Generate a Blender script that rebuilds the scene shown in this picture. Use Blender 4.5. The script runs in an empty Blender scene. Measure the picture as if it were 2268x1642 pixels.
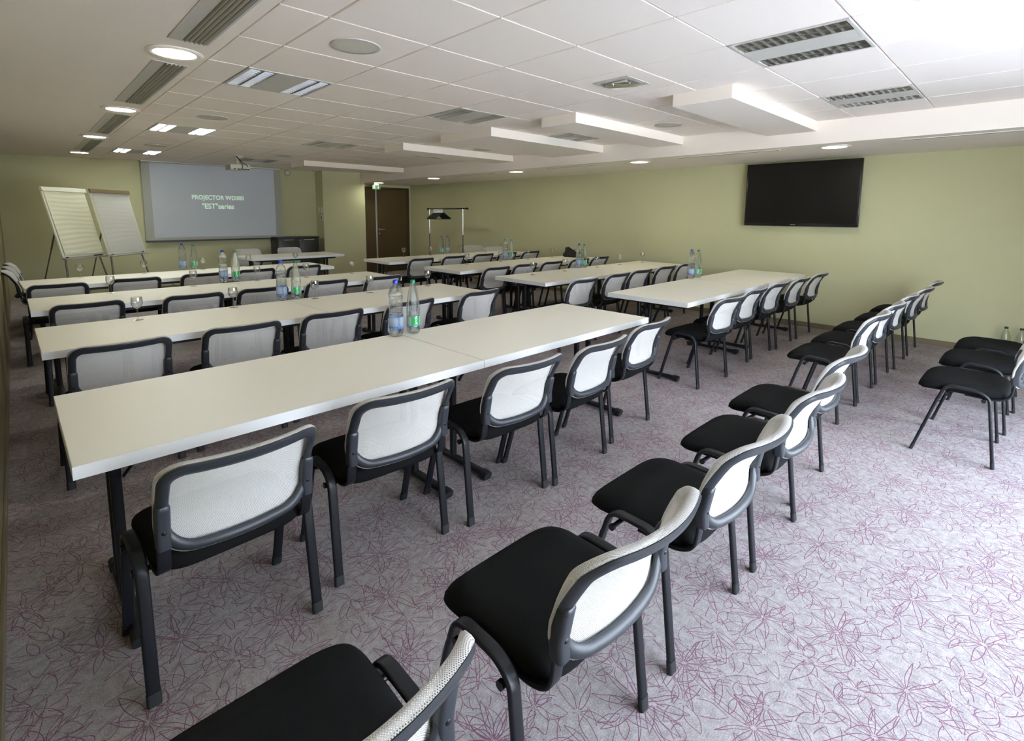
import bpy, bmesh, math, random
from mathutils import Vector, Matrix
random.seed(7)
PI = math.pi
SC = bpy.context.scene
COL = SC.collection

# ------------------------------------------------------------------ camera
cam_d = bpy.data.cameras.new('camera'); cam = bpy.data.objects.new('camera', cam_d); COL.objects.link(cam)
FPX, CX, CY = 1127.0, 1124.8, 613.7
cam_d.sensor_width = 36; cam_d.sensor_fit = 'HORIZONTAL'
cam_d.lens = FPX / 2268 * 36
cam_d.shift_x = (1134 - CX) / 2268; cam_d.shift_y = (CY - 821) / 2268
cam_d.clip_start = .05; cam_d.clip_end = 200
RX, RY, RZ = 1.44910062, 0.00568271, -0.76926848
R_ = Matrix.Rotation(RZ, 4, 'Z') @ Matrix.Rotation(RX, 4, 'X') @ Matrix.Rotation(RY, 4, 'Z')
cam.matrix_world = Matrix.Translation((-1.206, -2.522, 1.4696)) @ R_
SC.camera = cam

# ------------------------------------------------------------------ view + world
vs = SC.view_settings
vs.view_transform = 'Standard'; vs.look = 'None'; vs.gamma = 1; vs.use_curve_mapping = False
vs.exposure = 2.12
SC.cycles.use_denoising = True
SC.cycles.max_bounces = 10; SC.cycles.diffuse_bounces = 6; SC.cycles.glossy_bounces = 4
SC.cycles.transmission_bounces = 8; SC.cycles.transparent_max_bounces = 16
SC.cycles.caustics_reflective = False; SC.cycles.caustics_refractive = False
SC.cycles.sample_clamp_indirect = 6
SKY = 3.8
w = bpy.data.worlds.new('sky'); SC.world = w; w.use_nodes = True
nt = w.node_tree; nt.nodes.clear()
out = nt.nodes.new('ShaderNodeOutputWorld'); bg = nt.nodes.new('ShaderNodeBackground')
tc = nt.nodes.new('ShaderNodeTexCoord'); sp = nt.nodes.new('ShaderNodeSeparateXYZ'); cr = nt.nodes.new('ShaderNodeValToRGB')
mr = nt.nodes.new('ShaderNodeMapRange'); mr.inputs[1].default_value = -.3; mr.inputs[2].default_value = 1
nt.links.new(tc.outputs['Generated'], sp.inputs[0]); nt.links.new(sp.outputs[2], mr.inputs[0]); nt.links.new(mr.outputs[0], cr.inputs[0])
e = cr.color_ramp.elements
e[0].position = 0.2; e[0].color = (.55, .56, .50, 1)
e[1].position = .9; e[1].color = (.66, .77, 1.0, 1)
k = e.new(.26); k.color = (.84, .90, 1.0, 1)
nt.links.new(cr.outputs[0], bg.inputs[0]); bg.inputs[1].default_value = SKY
nt.links.new(bg.outputs[0], out.inputs[0])
# sun high behind the building: lights the terrace outside, never enters the window
sl_ = bpy.data.lights.new('sun', 'SUN'); sl_.energy = 150; sl_.angle = .01; sl_.color = (1, .99, .98)
so = bpy.data.objects.new('sun', sl_); COL.objects.link(so); so.rotation_euler = (math.radians(-60), 0, 0)
# daylight portal in the window opening of the front wall
WX0, WX1, WZ0, WZ1, WY = -0.5, 3.9, 0.12, 2.15, -3.7
pl = bpy.data.lights.new('window_portal', 'AREA'); pl.shape = 'RECTANGLE'; pl.size = WX1 - WX0; pl.size_y = WZ1 - WZ0
pl.cycles.is_portal = True
po = bpy.data.objects.new('window_portal', pl); COL.objects.link(po)
po.location = ((WX0 + WX1) / 2, WY - .16, (WZ0 + WZ1) / 2); po.rotation_euler = (PI / 2, 0, 0)
DOWN = 10.0      # downlight lens emission
TUBE = 9.0     # lit tubes of the recessed luminaires

# ------------------------------------------------------------------ materials
def newmat(name):
    m = bpy.data.materials.new(name); m.use_nodes = True
    return m, m.node_tree, m.node_tree.nodes['Principled BSDF']
def lin(c):
    return tuple(((v / 255) / 12.92 if v / 255 <= .04045 else ((v / 255 + .055) / 1.055) ** 2.4) for v in c)
def mat(name, col, rough=.5, metal=0, spec=.5, noise=0, nscale=40, bump=0, bscale=200, **kw):
    m, t, b = newmat(name)
    b.inputs['Base Color'].default_value = (*col, 1); b.inputs['Roughness'].default_value = rough
    b.inputs['Metallic'].default_value = metal; b.inputs['Specular IOR Level'].default_value = spec
    for k_, v in kw.items(): b.inputs[k_.replace('_', ' ')].default_value = v
    tcn = t.nodes.new('ShaderNodeTexCoord')
    if noise:
        n = t.nodes.new('ShaderNodeTexNoise'); n.inputs['Scale'].default_value = nscale; n.inputs['Detail'].default_value = 4
        t.links.new(tcn.outputs['Object'], n.inputs['Vector'])
        mx = t.nodes.new('ShaderNodeMix'); mx.data_type = 'RGBA'
        mx.inputs[6].default_value = (*[c * (1 - noise) for c in col], 1); mx.inputs[7].default_value = (*[min(1, c * (1 + noise)) for c in col], 1)
        t.links.new(n.outputs['Fac'], mx.inputs[0]); t.links.new(mx.outputs[2], b.inputs['Base Color'])
    if bump:
        n = t.nodes.new('ShaderNodeTexNoise'); n.inputs['Scale'].default_value = bscale; n.inputs['Detail'].default_value = 3
        t.links.new(tcn.outputs['Object'], n.inputs['Vector'])
        bn = t.nodes.new('ShaderNodeBump'); bn.inputs['Strength'].default_value = bump; bn.inputs['Distance'].default_value = .002
        t.links.new(n.outputs['Fac'], bn.inputs['Height']); t.links.new(bn.outputs[0], b.inputs['Normal'])
    return m
def emis(name, col, s):
    m, t, b = newmat(name)
    b.inputs['Base Color'].default_value = (*col, 1); b.inputs['Emission Color'].default_value = (*col, 1); b.inputs['Emission Strength'].default_value = s
    return m
class NX:      # tiny expression helper for math nodes
    def __init__(s, t): s.t = t
    def m(s, op, a, b=None, c=None, clamp=False):
        n = s.t.nodes.new('ShaderNodeMath'); n.operation = op; n.use_clamp = clamp
        for i, v in enumerate((a, b, c)):
            if v is None: continue
            if isinstance(v, (int, float)): n.inputs[i].default_value = v
            else: s.t.links.new(v, n.inputs[i])
        return n.outputs[0]
    def step(s, x, lo, hi):
        n = s.t.nodes.new('ShaderNodeMapRange'); n.interpolation_type = 'SMOOTHSTEP'
        s.t.links.new(x, n.inputs[0]); n.inputs[1].default_value = lo; n.inputs[2].default_value = hi
        return n.outputs[0]

M = {}
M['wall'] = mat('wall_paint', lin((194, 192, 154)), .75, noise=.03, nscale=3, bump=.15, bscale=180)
M['wall_dark'] = mat('wall_left_dark', lin((128, 118, 84)), .75, noise=.03, nscale=3, bump=.15, bscale=180)  # left wall only, a darker tone than the other walls
M['plaster'] = mat('ceiling_plaster', lin((243, 233, 223)), .85, noise=.015, nscale=4)
M['tile'] = mat('ceiling_tile_board', lin((245, 234, 224)), .9, noise=.02, nscale=90, bump=.2, bscale=300)
M['base'] = mat('baseboard_paint', lin((120, 108, 84)), .5)
M['black_metal'] = mat('black_powder_coat', (.008, .009, .012), .36, 0, .32)
M['black_plastic'] = mat('black_plastic', (.026, .030, .038), .42, 0, .48, bump=.12, bscale=500)
M['rubber'] = mat('black_rubber', (.010, .011, .012), .6)
M['seat'] = mat('black_seat_fabric', (.0085, .0085, .009), .95, 0, .12, noise=.5, nscale=500, bump=.5, bscale=900)
M['table_top'] = mat('cream_laminate', lin((244, 240, 226)), .42, noise=.035, nscale=260, spec=.4)
M['table_edge'] = mat('white_edge_band', lin((224, 224, 224)), .38)
M['chrome'] = mat('chrome', (.75, .75, .76), .18, 1)
M['alu'] = mat('aluminium', (.62, .63, .64), .35, 1)
M['white_plastic'] = mat('white_plastic', lin((214, 212, 200)), .45)
M['grey_plastic'] = mat('grey_plastic', lin((120, 116, 100)), .5)
M['steel_dark'] = mat('dark_steel_tube', (.16, .15, .13), .4, .7)
M['dark'] = mat('dark_void', (.012, .012, .012), .8)
M['grey_panel'] = mat('grey_panel', lin((196, 192, 184)), .5)
M['louvre'] = mat('louvre_aluminium', (.70, .70, .70), .22, 1)
M['louvre_void'] = mat('louvre_reflector', (.30, .29, .28), .3, .9)
M['tube_off'] = mat('unlit_tube', lin((225, 226, 222)), .3)
M['tube_on'] = emis('lit_tube', (.93, 1.0, .95), TUBE)
M['lens_on'] = emis('lit_downlight_lens', (1.0, .985, .82), DOWN)
M['door_wood'] = mat('dark_door_laminate', lin((80, 63, 38)), .45, noise=.12, nscale=9)
M['door_frame'] = mat('door_frame_paint', lin((60, 52, 34)), .5)
M['cabinet'] = mat('black_cabinet', (.012, .012, .011), .4)
M['tv_body'] = mat('tv_bezel', (.008, .008, .008), .25)
M['tv_screen'] = mat('tv_glass', (.006, .005, .005), .30, 0, .35)
M['paper'] = mat('flip_paper', lin((222, 220, 196)), .8, noise=.02, nscale=8)
M['paper2'] = mat('flip_paper_grey', lin((208, 206, 198)), .8, noise=.02, nscale=8)
M['board'] = mat('flip_board', lin((226, 226, 206)), .35)
M['cloth_black'] = mat('black_bag_fabric', (.008, .008, .008), .8, bump=.4, bscale=300)
M['green_sign'] = emis('green_sign', (.008, .045, .016), .05)
M['sign_white'] = emis('sign_white', (.22, .30, .24), .05)
M['cap_blue'] = mat('blue_cap', (.015, .05, .50), .35)
M['cap_green'] = mat('green_cap', (.005, .20, .09), .35)
M['cap_dark'] = mat('dark_cap', (.006, .02, .02), .4)
M['label_white'] = mat('white_print', lin((235, 240, 245)), .5)
M['label_navy'] = mat('navy_print', (.01, .06, .28), .5)
M['label_green'] = mat('green_print', (.02, .42, .12), .5)
M['paving'] = mat('terrace_paving', lin((166, 170, 178)), .8, noise=.1, nscale=2)
def glassy(name, col, ior, rough=0.0, tr=.0):
    m, t, b = newmat(name)
    b.inputs['Base Color'].default_value = (*col, 1); b.inputs['Transmission Weight'].default_value = 1
    b.inputs['IOR'].default_value = ior; b.inputs['Roughness'].default_value = rough
    if tr:
        o = t.nodes['Material Output']; mx = t.nodes.new('ShaderNodeMixShader'); tp = t.nodes.new('ShaderNodeBsdfTransparent')
        tp.inputs[0].default_value = (*col, 1); mx.inputs[0].default_value = tr
        t.links.new(b.outputs[0], mx.inputs[1]); t.links.new(tp.outputs[0], mx.inputs[2]); t.links.new(mx.outputs[0], o.inputs[0])
    return m
def thin(name, col, lo, hi):
    m = bpy.data.materials.new(name); m.use_nodes = True; t = m.node_tree; t.nodes.clear()
    o = t.nodes.new('ShaderNodeOutputMaterial'); tp = t.nodes.new('ShaderNodeBsdfTransparent'); tp.inputs[0].default_value = (*col, 1)
    g = t.nodes.new('ShaderNodeBsdfGlossy'); g.inputs['Roughness'].default_value = .04; lw = t.nodes.new('ShaderNodeLayerWeight'); lw.inputs[0].default_value = .35
    mr_ = t.nodes.new('ShaderNodeMapRange'); mr_.inputs[3].default_value = lo; mr_.inputs[4].default_value = hi
    t.links.new(lw.outputs['Facing'], mr_.inputs[0]); mx = t.nodes.new('ShaderNodeMixShader'); t.links.new(mr_.outputs[0], mx.inputs[0])
    t.links.new(tp.outputs[0], mx.inputs[1]); t.links.new(g.outputs[0], mx.inputs[2]); t.links.new(mx.outputs[0], o.inputs[0])
    return m
M['glass'] = thin('clear_glass', (.93, .94, .93), .05, .75)
M['bottle_blue'] = glassy('pet_bottle_blue_tint', (.95, .98, 1.0), 1.33, .02, .5)
M['bottle_green'] = glassy('pet_bottle_green_tint', (.94, .99, .98), 1.33, .02, .5)
M['bottle_empty'] = thin('empty_pet_bottle', (.93, .96, .95), .06, .7)
M['pane'] = glassy('window_pane', (.97, .99, .98), 1.45, 0, .94)
def film(name, col, a):
    m, t, b = newmat(name); b.inputs['Base Color'].default_value = (*col, 1); b.inputs['Roughness'].default_value = .45
    b.inputs['Alpha'].default_value = a
    return m
M['film_blue'] = film('pale_blue_label_film', lin((196, 218, 240)), .42)
M['film_green'] = film('pale_green_label_film', lin((190, 232, 214)), .45)
M['film_band_blue'] = film('blue_label_band', lin((70, 130, 215)), .8)
M['film_band_green'] = film('green_label_panel', lin((20, 165, 75)), .92)

def mesh_fabric():
    m, t, b = newmat('backrest_mesh_fabric'); x = NX(t)
    tcn = t.nodes.new('ShaderNodeTexCoord'); s = t.nodes.new('ShaderNodeSeparateXYZ'); t.links.new(tcn.outputs['UV'], s.inputs[0])
    P = .0043
    row = x.m('FLOOR', x.m('DIVIDE', s.outputs[1], P * .5))
    off = x.m('MULTIPLY', x.m('MODULO', row, 2.0), .5)
    fu = x.m('SUBTRACT', x.m('FRACT', x.m('ADD', x.m('DIVIDE', s.outputs[0], P), off)), .5)
    fv = x.m('SUBTRACT', x.m('FRACT', x.m('DIVIDE', s.outputs[1], P * .5)), .5)
    d = x.m('SQRT', x.m('ADD', x.m('POWER', x.m('MULTIPLY', fu, 1.0), 2.0), x.m('POWER', x.m('MULTIPLY', fv, .62), 2.0)))
    hole = x.m('SUBTRACT', 1.0, x.step(d, .17, .27))
    b.inputs['Base Color'].default_value = (*lin((228, 225, 222)), 1); b.inputs['Roughness'].default_value = .8; b.inputs['Specular IOR Level'].default_value = .2
    tr = t.nodes.new('ShaderNodeBsdfTranslucent'); tr.inputs[0].default_value = (*lin((190, 180, 160)), 1)
    m1 = t.nodes.new('ShaderNodeMixShader'); m1.inputs[0].default_value = .14
    t.links.new(b.outputs[0], m1.inputs[1]); t.links.new(tr.outputs[0], m1.inputs[2])
    tp = t.nodes.new('ShaderNodeBsdfTransparent'); m2 = t.nodes.new('ShaderNodeMixShader')
    t.links.new(x.m('MULTIPLY', hole, .8), m2.inputs[0]); t.links.new(m1.outputs[0], m2.inputs[1]); t.links.new(tp.outputs[0], m2.inputs[2])
    t.links.new(m2.outputs[0], t.nodes['Material Output'].inputs[0])
    return m
M['mesh'] = mesh_fabric()

def carpet():
    m, t, b = newmat('leaf_line_carpet'); x = NX(t)
    tcn = t.nodes.new('ShaderNodeTexCoord')
    nz = t.nodes.new('ShaderNodeTexNoise'); nz.inputs['Scale'].default_value = 9; nz.inputs['Detail'].default_value = 1
    t.links.new(tcn.outputs['Object'], nz.inputs['Vector'])
    vm = t.nodes.new('ShaderNodeVectorMath'); vm.operation = 'SUBTRACT'; vm.inputs[1].default_value = (.5, .5, .5); t.links.new(nz.outputs['Color'], vm.inputs[0])
    vsn = t.nodes.new('ShaderNodeVectorMath'); vsn.operation = 'SCALE'; vsn.inputs['Scale'].default_value = .022; t.links.new(vm.outputs[0], vsn.inputs[0])
    va = t.nodes.new('ShaderNodeVectorMath'); va.operation = 'ADD'; t.links.new(tcn.outputs['Object'], va.inputs[0]); t.links.new(vsn.outputs[0], va.inputs[1])
    def layer(S, ox, oy, rot, n, wid=.24, lmin=.34, lmax=.66, w=.0011):
        mp = t.nodes.new('ShaderNodeMapping'); mp.inputs['Location'].default_value = (ox, oy, 0); mp.inputs['Rotation'].default_value = (0, 0, rot)
        t.links.new(va.outputs[0], mp.inputs[0])
        v = t.nodes.new('ShaderNodeTexVoronoi'); v.voronoi_dimensions = '2D'; v.inputs['Scale'].default_value = 1 / S; v.inputs['Randomness'].default_value = .5
        t.links.new(mp.outputs[0], v.inputs['Vector'])
        sb = t.nodes.new('ShaderNodeVectorMath'); sb.operation = 'SUBTRACT'; t.links.new(mp.outputs[0], sb.inputs[0]); t.links.new(v.outputs['Position'], sb.inputs[1])
        s = t.nodes.new('ShaderNodeSeparateXYZ'); t.links.new(sb.outputs[0], s.inputs[0])
        cs = t.nodes.new('ShaderNodeSeparateColor'); t.links.new(v.outputs['Color'], cs.inputs[0])
        r = x.m('SQRT', x.m('ADD', x.m('POWER', x.m('ABSOLUTE', s.outputs[0]), 2.0), x.m('POWER', x.m('ABSOLUTE', s.outputs[1]), 2.0)))
        th = x.m('ADD', x.m('ARCTAN2', s.outputs[1], s.outputs[0]), x.m('MULTIPLY', cs.outputs[0], 6.2832))
        a = x.m('ADD', x.m('MULTIPLY', th, n / (2 * PI)), 40.0)
        kk = x.m('MODULO', x.m('FLOOR', a), float(n))
        f = x.m('MULTIPLY', x.m('SUBTRACT', x.m('FRACT', a), .5), 2 * PI / n)
        wn = t.nodes.new('ShaderNodeTexWhiteNoise'); wn.noise_dimensions = '2D'
        cmb = t.nodes.new('ShaderNodeCombineXYZ'); t.links.new(kk, cmb.inputs[0]); t.links.new(x.m('MULTIPLY', cs.outputs[1], 97.0), cmb.inputs[1]); t.links.new(cmb.outputs[0], wn.inputs['Vector'])
        ws = t.nodes.new('ShaderNodeSeparateColor'); t.links.new(wn.outputs['Color'], ws.inputs[0])
        L = x.m('MULTIPLY_ADD', ws.outputs[0], (lmax - lmin) * S, lmin * S)
        u = x.m('MULTIPLY', r, x.m('COSINE', f)); vv = x.m('MULTIPLY', r, x.m('SINE', f))
        tt = x.m('DIVIDE', x.m('SUBTRACT', u, .006), L)
        bend = x.m('MULTIPLY', x.m('SUBTRACT', ws.outputs[1], .5), .035 * S / .2)
        vv = x.m('ADD', vv, x.m('MULTIPLY', bend, x.m('MULTIPLY', tt, tt)))
        hw = x.m('MULTIPLY', L, x.m('MULTIPLY_ADD', ws.outputs[2], wid * .8, wid * .35))
        cv = x.m('MULTIPLY', hw, x.m('SINE', x.m('MULTIPLY', x.m('POWER', x.m('MAXIMUM', tt, 0.0), .85), PI)))
        d = x.m('ABSOLUTE', x.m('SUBTRACT', x.m('ABSOLUTE', vv), cv))
        ln = x.m('SUBTRACT', 1.0, x.step(d, w * .7, w * 1.5))
        ok = x.m('MULTIPLY', x.m('GREATER_THAN', tt, 0.02), x.m('LESS_THAN', tt, .99))
        return x.m('MULTIPLY', ln, ok)
    acc = None
    for args in ((.21, 0, 0, 0, 7, .27, .36, .54), (.26, .37, .11, .5, 6, .25, .34, .52), (.185, .71, .53, 1.1, 5, .36, .30, .48), (.31, 1.3, .9, 2.0, 9, .10, .30, .52)):
        l = layer(*args)
        acc = l if acc is None else x.m('MAXIMUM', acc, l)
    n2 = t.nodes.new('ShaderNodeTexNoise'); n2.inputs['Scale'].default_value = 210; n2.inputs['Detail'].default_value = 3
    t.links.new(tcn.outputs['Object'], n2.inputs['Vector'])
    n3 = t.nodes.new('ShaderNodeTexNoise'); n3.inputs['Scale'].default_value = 35; n3.inputs['Detail'].default_value = 3
    t.links.new(tcn.outputs['Object'], n3.inputs['Vector'])
    k_ = x.m('ADD', x.m('MULTIPLY', n2.outputs['Fac'], .6), x.m('MULTIPLY', n3.outputs['Fac'], .4))
    mx = t.nodes.new('ShaderNodeMix'); mx.data_type = 'RGBA'
    mx.inputs[6].default_value = (*lin((140, 132, 131)), 1); mx.inputs[7].default_value = (*lin((180, 173, 174)), 1)
    t.links.new(x.step(k_, .33, .67), mx.inputs[0])
    m2 = t.nodes.new('ShaderNodeMix'); m2.data_type = 'RGBA'; m2.inputs[7].default_value = (*lin((118, 74, 98)), 1)
    t.links.new(x.m('MULTIPLY', acc, .92), m2.inputs[0]); t.links.new(mx.outputs[2], m2.inputs[6])
    t.links.new(m2.outputs[2], b.inputs['Base Color']); b.inputs['Roughness'].default_value = .95; b.inputs['Specular IOR Level'].default_value = .15
    bn = t.nodes.new('ShaderNodeBump'); bn.inputs['Strength'].default_value = .4; bn.inputs['Distance'].default_value = .003
    t.links.new(n2.outputs['Fac'], bn.inputs['Height']); t.links.new(bn.outputs[0], b.inputs['Normal'])
    return m
M['carpet'] = carpet()

# ------------------------------------------------------------------ mesh helpers
def obj(name, bm, m, parent=None, smooth=None):
    """link a bmesh as ONE object; smooth = angle in degrees below which edges shade smooth"""
    bmesh.ops.recalc_face_normals(bm, faces=bm.faces[:])
    if smooth is not None:
        lim = math.radians(smooth)
        for f in bm.faces: f.smooth = True
        for ed in bm.edges:
            if len(ed.link_faces) == 2 and ed.calc_face_angle(0) > lim: ed.smooth = False
    me = bpy.data.meshes.new(name); bm.to_mesh(me); bm.free()
    ms = m if isinstance(m, (list, tuple)) else [m]
    for mm in ms: me.materials.append(M[mm] if isinstance(mm, str) else mm)
    o = bpy.data.objects.new(name, me); COL.objects.link(o)
    if parent is not None: o.parent = parent
    return o
def box(bm, x0, x1, y0, y1, z0, z1, bev=0, mi=0, M4=None):
    vs_ = [bm.verts.new((x, y, z)) for z in (z0, z1) for x, y in ((x0, y0), (x1, y0), (x1, y1), (x0, y1))]
    fs = []
    for q in ((0, 3, 2, 1), (4, 5, 6, 7), (0, 1, 5, 4), (1, 2, 6, 5), (2, 3, 7, 6), (3, 0, 4, 7)):
        f = bm.faces.new([vs_[i] for i in q]); f.material_index = mi; fs.append(f)
    if bev:
        es = list({e_ for f in fs for e_ in f.edges})
        r = bmesh.ops.bevel(bm, geom=es, offset=bev, segments=2, affect='EDGES', profile=.5)
        vs_ = list({v for f in r['faces'] for v in f.verts} | {v for v in vs_ if v.is_valid})
    if M4 is not None: bmesh.ops.transform(bm, matrix=M4, verts=[v for v in vs_ if v.is_valid])
    return vs_
def ring_bridge(bm, rings, cap0=True, cap1=True, closed=False, mi=0):
    R = [[bm.verts.new(p) for p in r] for r in rings]; n = len(R[0])
    pairs = list(zip(R[:-1], R[1:])) + ([(R[-1], R[0])] if closed else [])
    for a, b in pairs:
        for i in range(n):
            j = (i + 1) % n
            try: f = bm.faces.new((a[i], a[j], b[j], b[i])); f.material_index = mi
            except ValueError: pass
    if not closed:
        if cap0: bm.faces.new(R[0][::-1]).material_index = mi
        if cap1: bm.faces.new(R[-1]).material_index = mi
    return R
def sweep(bm, path, sec, up=Vector((1, 0, 0)), cap=True, mi=0):
    """sweep a closed 2-D section (a along 'up', b along normal) along a path"""
    P = [Vector(p) for p in path]; rings = []
    for i, p in enumerate(P):
        t = (P[min(i + 1, len(P) - 1)] - P[max(i - 1, 0)]).normalized()
        a = (up - t * up.dot(t)).normalized(); b_ = t.cross(a)
        k_ = 1.0
        if 0 < i < len(P) - 1:
            c = (P[i] - P[i - 1]).normalized().dot((P[i + 1] - P[i]).normalized())
            k_ = 1 / max(.6, math.sqrt((1 + c) / 2))
        rings.append([p + a * u + b_ * (v * k_) for u, v in sec])
    ring_bridge(bm, rings, cap, cap, mi=mi)
def circ(r, n=12, ry=None):
    return [(r * math.cos(2 * PI * i / n), (ry or r) * math.sin(2 * PI * i / n)) for i in range(n)]
def rrect(w_, h_, r, n=4):
    pts = []
    for cx_, cy_, a0 in ((w_ / 2 - r, h_ / 2 - r, 0), (-w_ / 2 + r, h_ / 2 - r, PI / 2), (-w_ / 2 + r, -h_ / 2 + r, PI), (w_ / 2 - r, -h_ / 2 + r, 1.5 * PI)):
        for i in range(n + 1):
            a = a0 + PI / 2 * i / n; pts.append((cx_ + r * math.cos(a), cy_ + r * math.sin(a)))
    return pts
def fillet(path, r, n=6):
    P = [Vector(p) for p in path]; out_ = [P[0]]
    rr = r if isinstance(r, (list, tuple)) else [r] * (len(P) - 2)
    for i in range(1, len(P) - 1):
        a = (P[i - 1] - P[i]); b_ = (P[i + 1] - P[i]); d = min(rr[i - 1], a.length * .49, b_.length * .49)
        A = P[i] + a.normalized() * d; B = P[i] + b_.normalized() * d
        for k_ in range(n + 1):
            s = k_ / n; out_.append(A * (1 - s) ** 2 + P[i] * 2 * s * (1 - s) + B * s * s)
    out_.append(P[-1]); return out_
def lathe(bm, prof, n=24, axis=None, mi=0, mod=None):
    rings = []
    for r, z in prof:
        rings.append([(max(r, 1e-4) * (mod(r, z, 2 * PI * i / n) if mod else 1) * math.cos(2 * PI * i / n), max(r, 1e-4) * (mod(r, z, 2 * PI * i / n) if mod else 1) * math.sin(2 * PI * i / n), z) for i in range(n)])
    R = ring_bridge(bm, rings, mi=mi)
    vs_ = [v for r in R for v in r]
    if axis is not None: bmesh.ops.transform(bm, matrix=axis, verts=vs_)
    return vs_
def cyl(bm, p0, p1, r, n=12, mi=0):
    p0, p1 = Vector(p0), Vector(p1); d = (p1 - p0)
    up = Vector((1, 0, 0)) if abs(d.normalized().x) < .9 else Vector((0, 0, 1))
    sweep(bm, [p0, p1], circ(r, n), up=up, mi=mi)
def thing(name, label, cat, loc=(0, 0, 0), rz=0, group=None):
    o = bpy.data.objects.new(name, None); COL.objects.link(o); o.empty_display_size = .1
    o.location = loc; o.rotation_euler = (0, 0, rz); o['label'] = label; o['category'] = cat
    if group: o['group'] = group
    return o
def tag(o, label, cat, group=None):
    o['label'] = label; o['category'] = cat
    if group: o['group'] = group
    return o
def dup(root, loc, rz, label, group=None):
    r = root.copy(); COL.objects.link(r); r.location = loc; r.rotation_euler = (0, 0, rz); r['label'] = label
    if group: r['group'] = group
    def rec(a, b):
        for ch in a.children:
            c = ch.copy(); COL.objects.link(c); c.parent = b; rec(ch, c)
    rec(root, r)
    return r
def struct(o):
    o['kind'] = 'structure'; return o
def text_mesh(body, size, depth=.001, ex=0, align='CENTER', space=1.0):
    cu = bpy.data.curves.new('txt', 'FONT'); cu.body = body; cu.size = size; cu.extrude = depth; cu.offset = ex
    cu.align_x = align; cu.align_y = 'CENTER'; cu.space_character = space
    o = bpy.data.objects.new('txt', cu); COL.objects.link(o)
    dg = bpy.context.evaluated_depsgraph_get(); me = bpy.data.meshes.new_from_object(o.evaluated_get(dg))
    bpy.data.objects.remove(o); bm = bmesh.new(); bm.from_mesh(me); bpy.data.meshes.remove(me)
    return bm

# ------------------------------------------------------------------ room shell
ZT, ZS = 2.432, 2.205
XL, XR, YB, YF = -1.35, 6.33, 9.1, -3.7
YD = 8.95                                     # door wall
def slab(name, *a, m='wall', bev=0):
    bm = bmesh.new(); box(bm, *a, bev); return struct(obj(name, bm, m))
bm = bmesh.new(); box(bm, XL - .2, XR + .2, YF - .2, YB + .8, -.1, 0); struct(obj('floor', bm, 'carpet'))
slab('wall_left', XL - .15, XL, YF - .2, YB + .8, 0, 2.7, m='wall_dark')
slab('wall_right', XR, XR + .15, YF - .2, YB + .15, 0, 2.7)
bm = bmesh.new(); ring_bridge(bm, [[(3.86, YB, z), (.55, YB, z), (XL, YB + .6, z), (XL, YB + .8, z), (3.86, YB + .8, z)] for z in (0, 2.7)]); struct(obj('wall_back', bm, 'wall'))
bm = bmesh.new(); box(bm, 3.86, 4.9, 8.72, YB + .15, 0, 2.7, .004); struct(obj('wall_pier', bm, 'wall'))
bm = bmesh.new(); box(bm, 4.9, XR, YD, YD + .3, 2.135, 2.7); box(bm, 6.285, XR, YD, YD + .3, 0, 2.135); box(bm, 4.9, 6.285, YD + .062, YD + .3, 0, 2.135); struct(obj('wall_door_side', bm, 'wall'))  # last box is an unseen slab added behind the leaves to stop light leaking
bm = bmesh.new()
box(bm, XL, WX0, YF - .15, YF, 0, 2.7); box(bm, WX1, XR, YF - .15, YF, 0, 2.7); box(bm, WX0, WX1, YF - .15, YF, 0, WZ0); box(bm, WX0, WX1, YF - .15, YF, WZ1, 2.7)
struct(obj('wall_front', bm, 'wall'))
# window
bm = bmesh.new(); fx = .05
n_b = 4
for i in range(n_b + 1):
    xx = WX0 + (WX1 - WX0) * i / n_b; xx = min(max(xx, WX0 + fx / 2), WX1 - fx / 2)
    box(bm, xx - fx / 2, xx + fx / 2, YF - .11, YF - .05, WZ0, WZ1)
for z0 in (WZ0, WZ1 - fx): box(bm, WX0, WX1, YF - .11, YF - .05, z0, z0 + fx)
wf = struct(obj('window_1', bm, 'alu'))
bm = bmesh.new(); box(bm, WX0, WX1, YF - .082, YF - .078, WZ0, WZ1); obj('window_pane', bm, 'pane', wf)
bm = bmesh.new(); box(bm, -6, 12, -16, YF - .15, -.12, -.02); g_ = struct(obj('terrace_ground', bm, 'paving'))
# baseboards
for nm, a in (('baseboard_right', (XR - .012, XR, YF, YD, 0, .066)), ('baseboard_left', (XL, XL + .012, YF, YB, 0, .066)),
              ('baseboard_back', (.55, 3.86, YB - .012, YB, 0, .066)), ('baseboard_pier', (3.85, 4.91, 8.708, 8.72, 0, .066))):
    bm = bmesh.new(); box(bm, *a, .002); struct(obj(nm, bm, 'base'))
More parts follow.
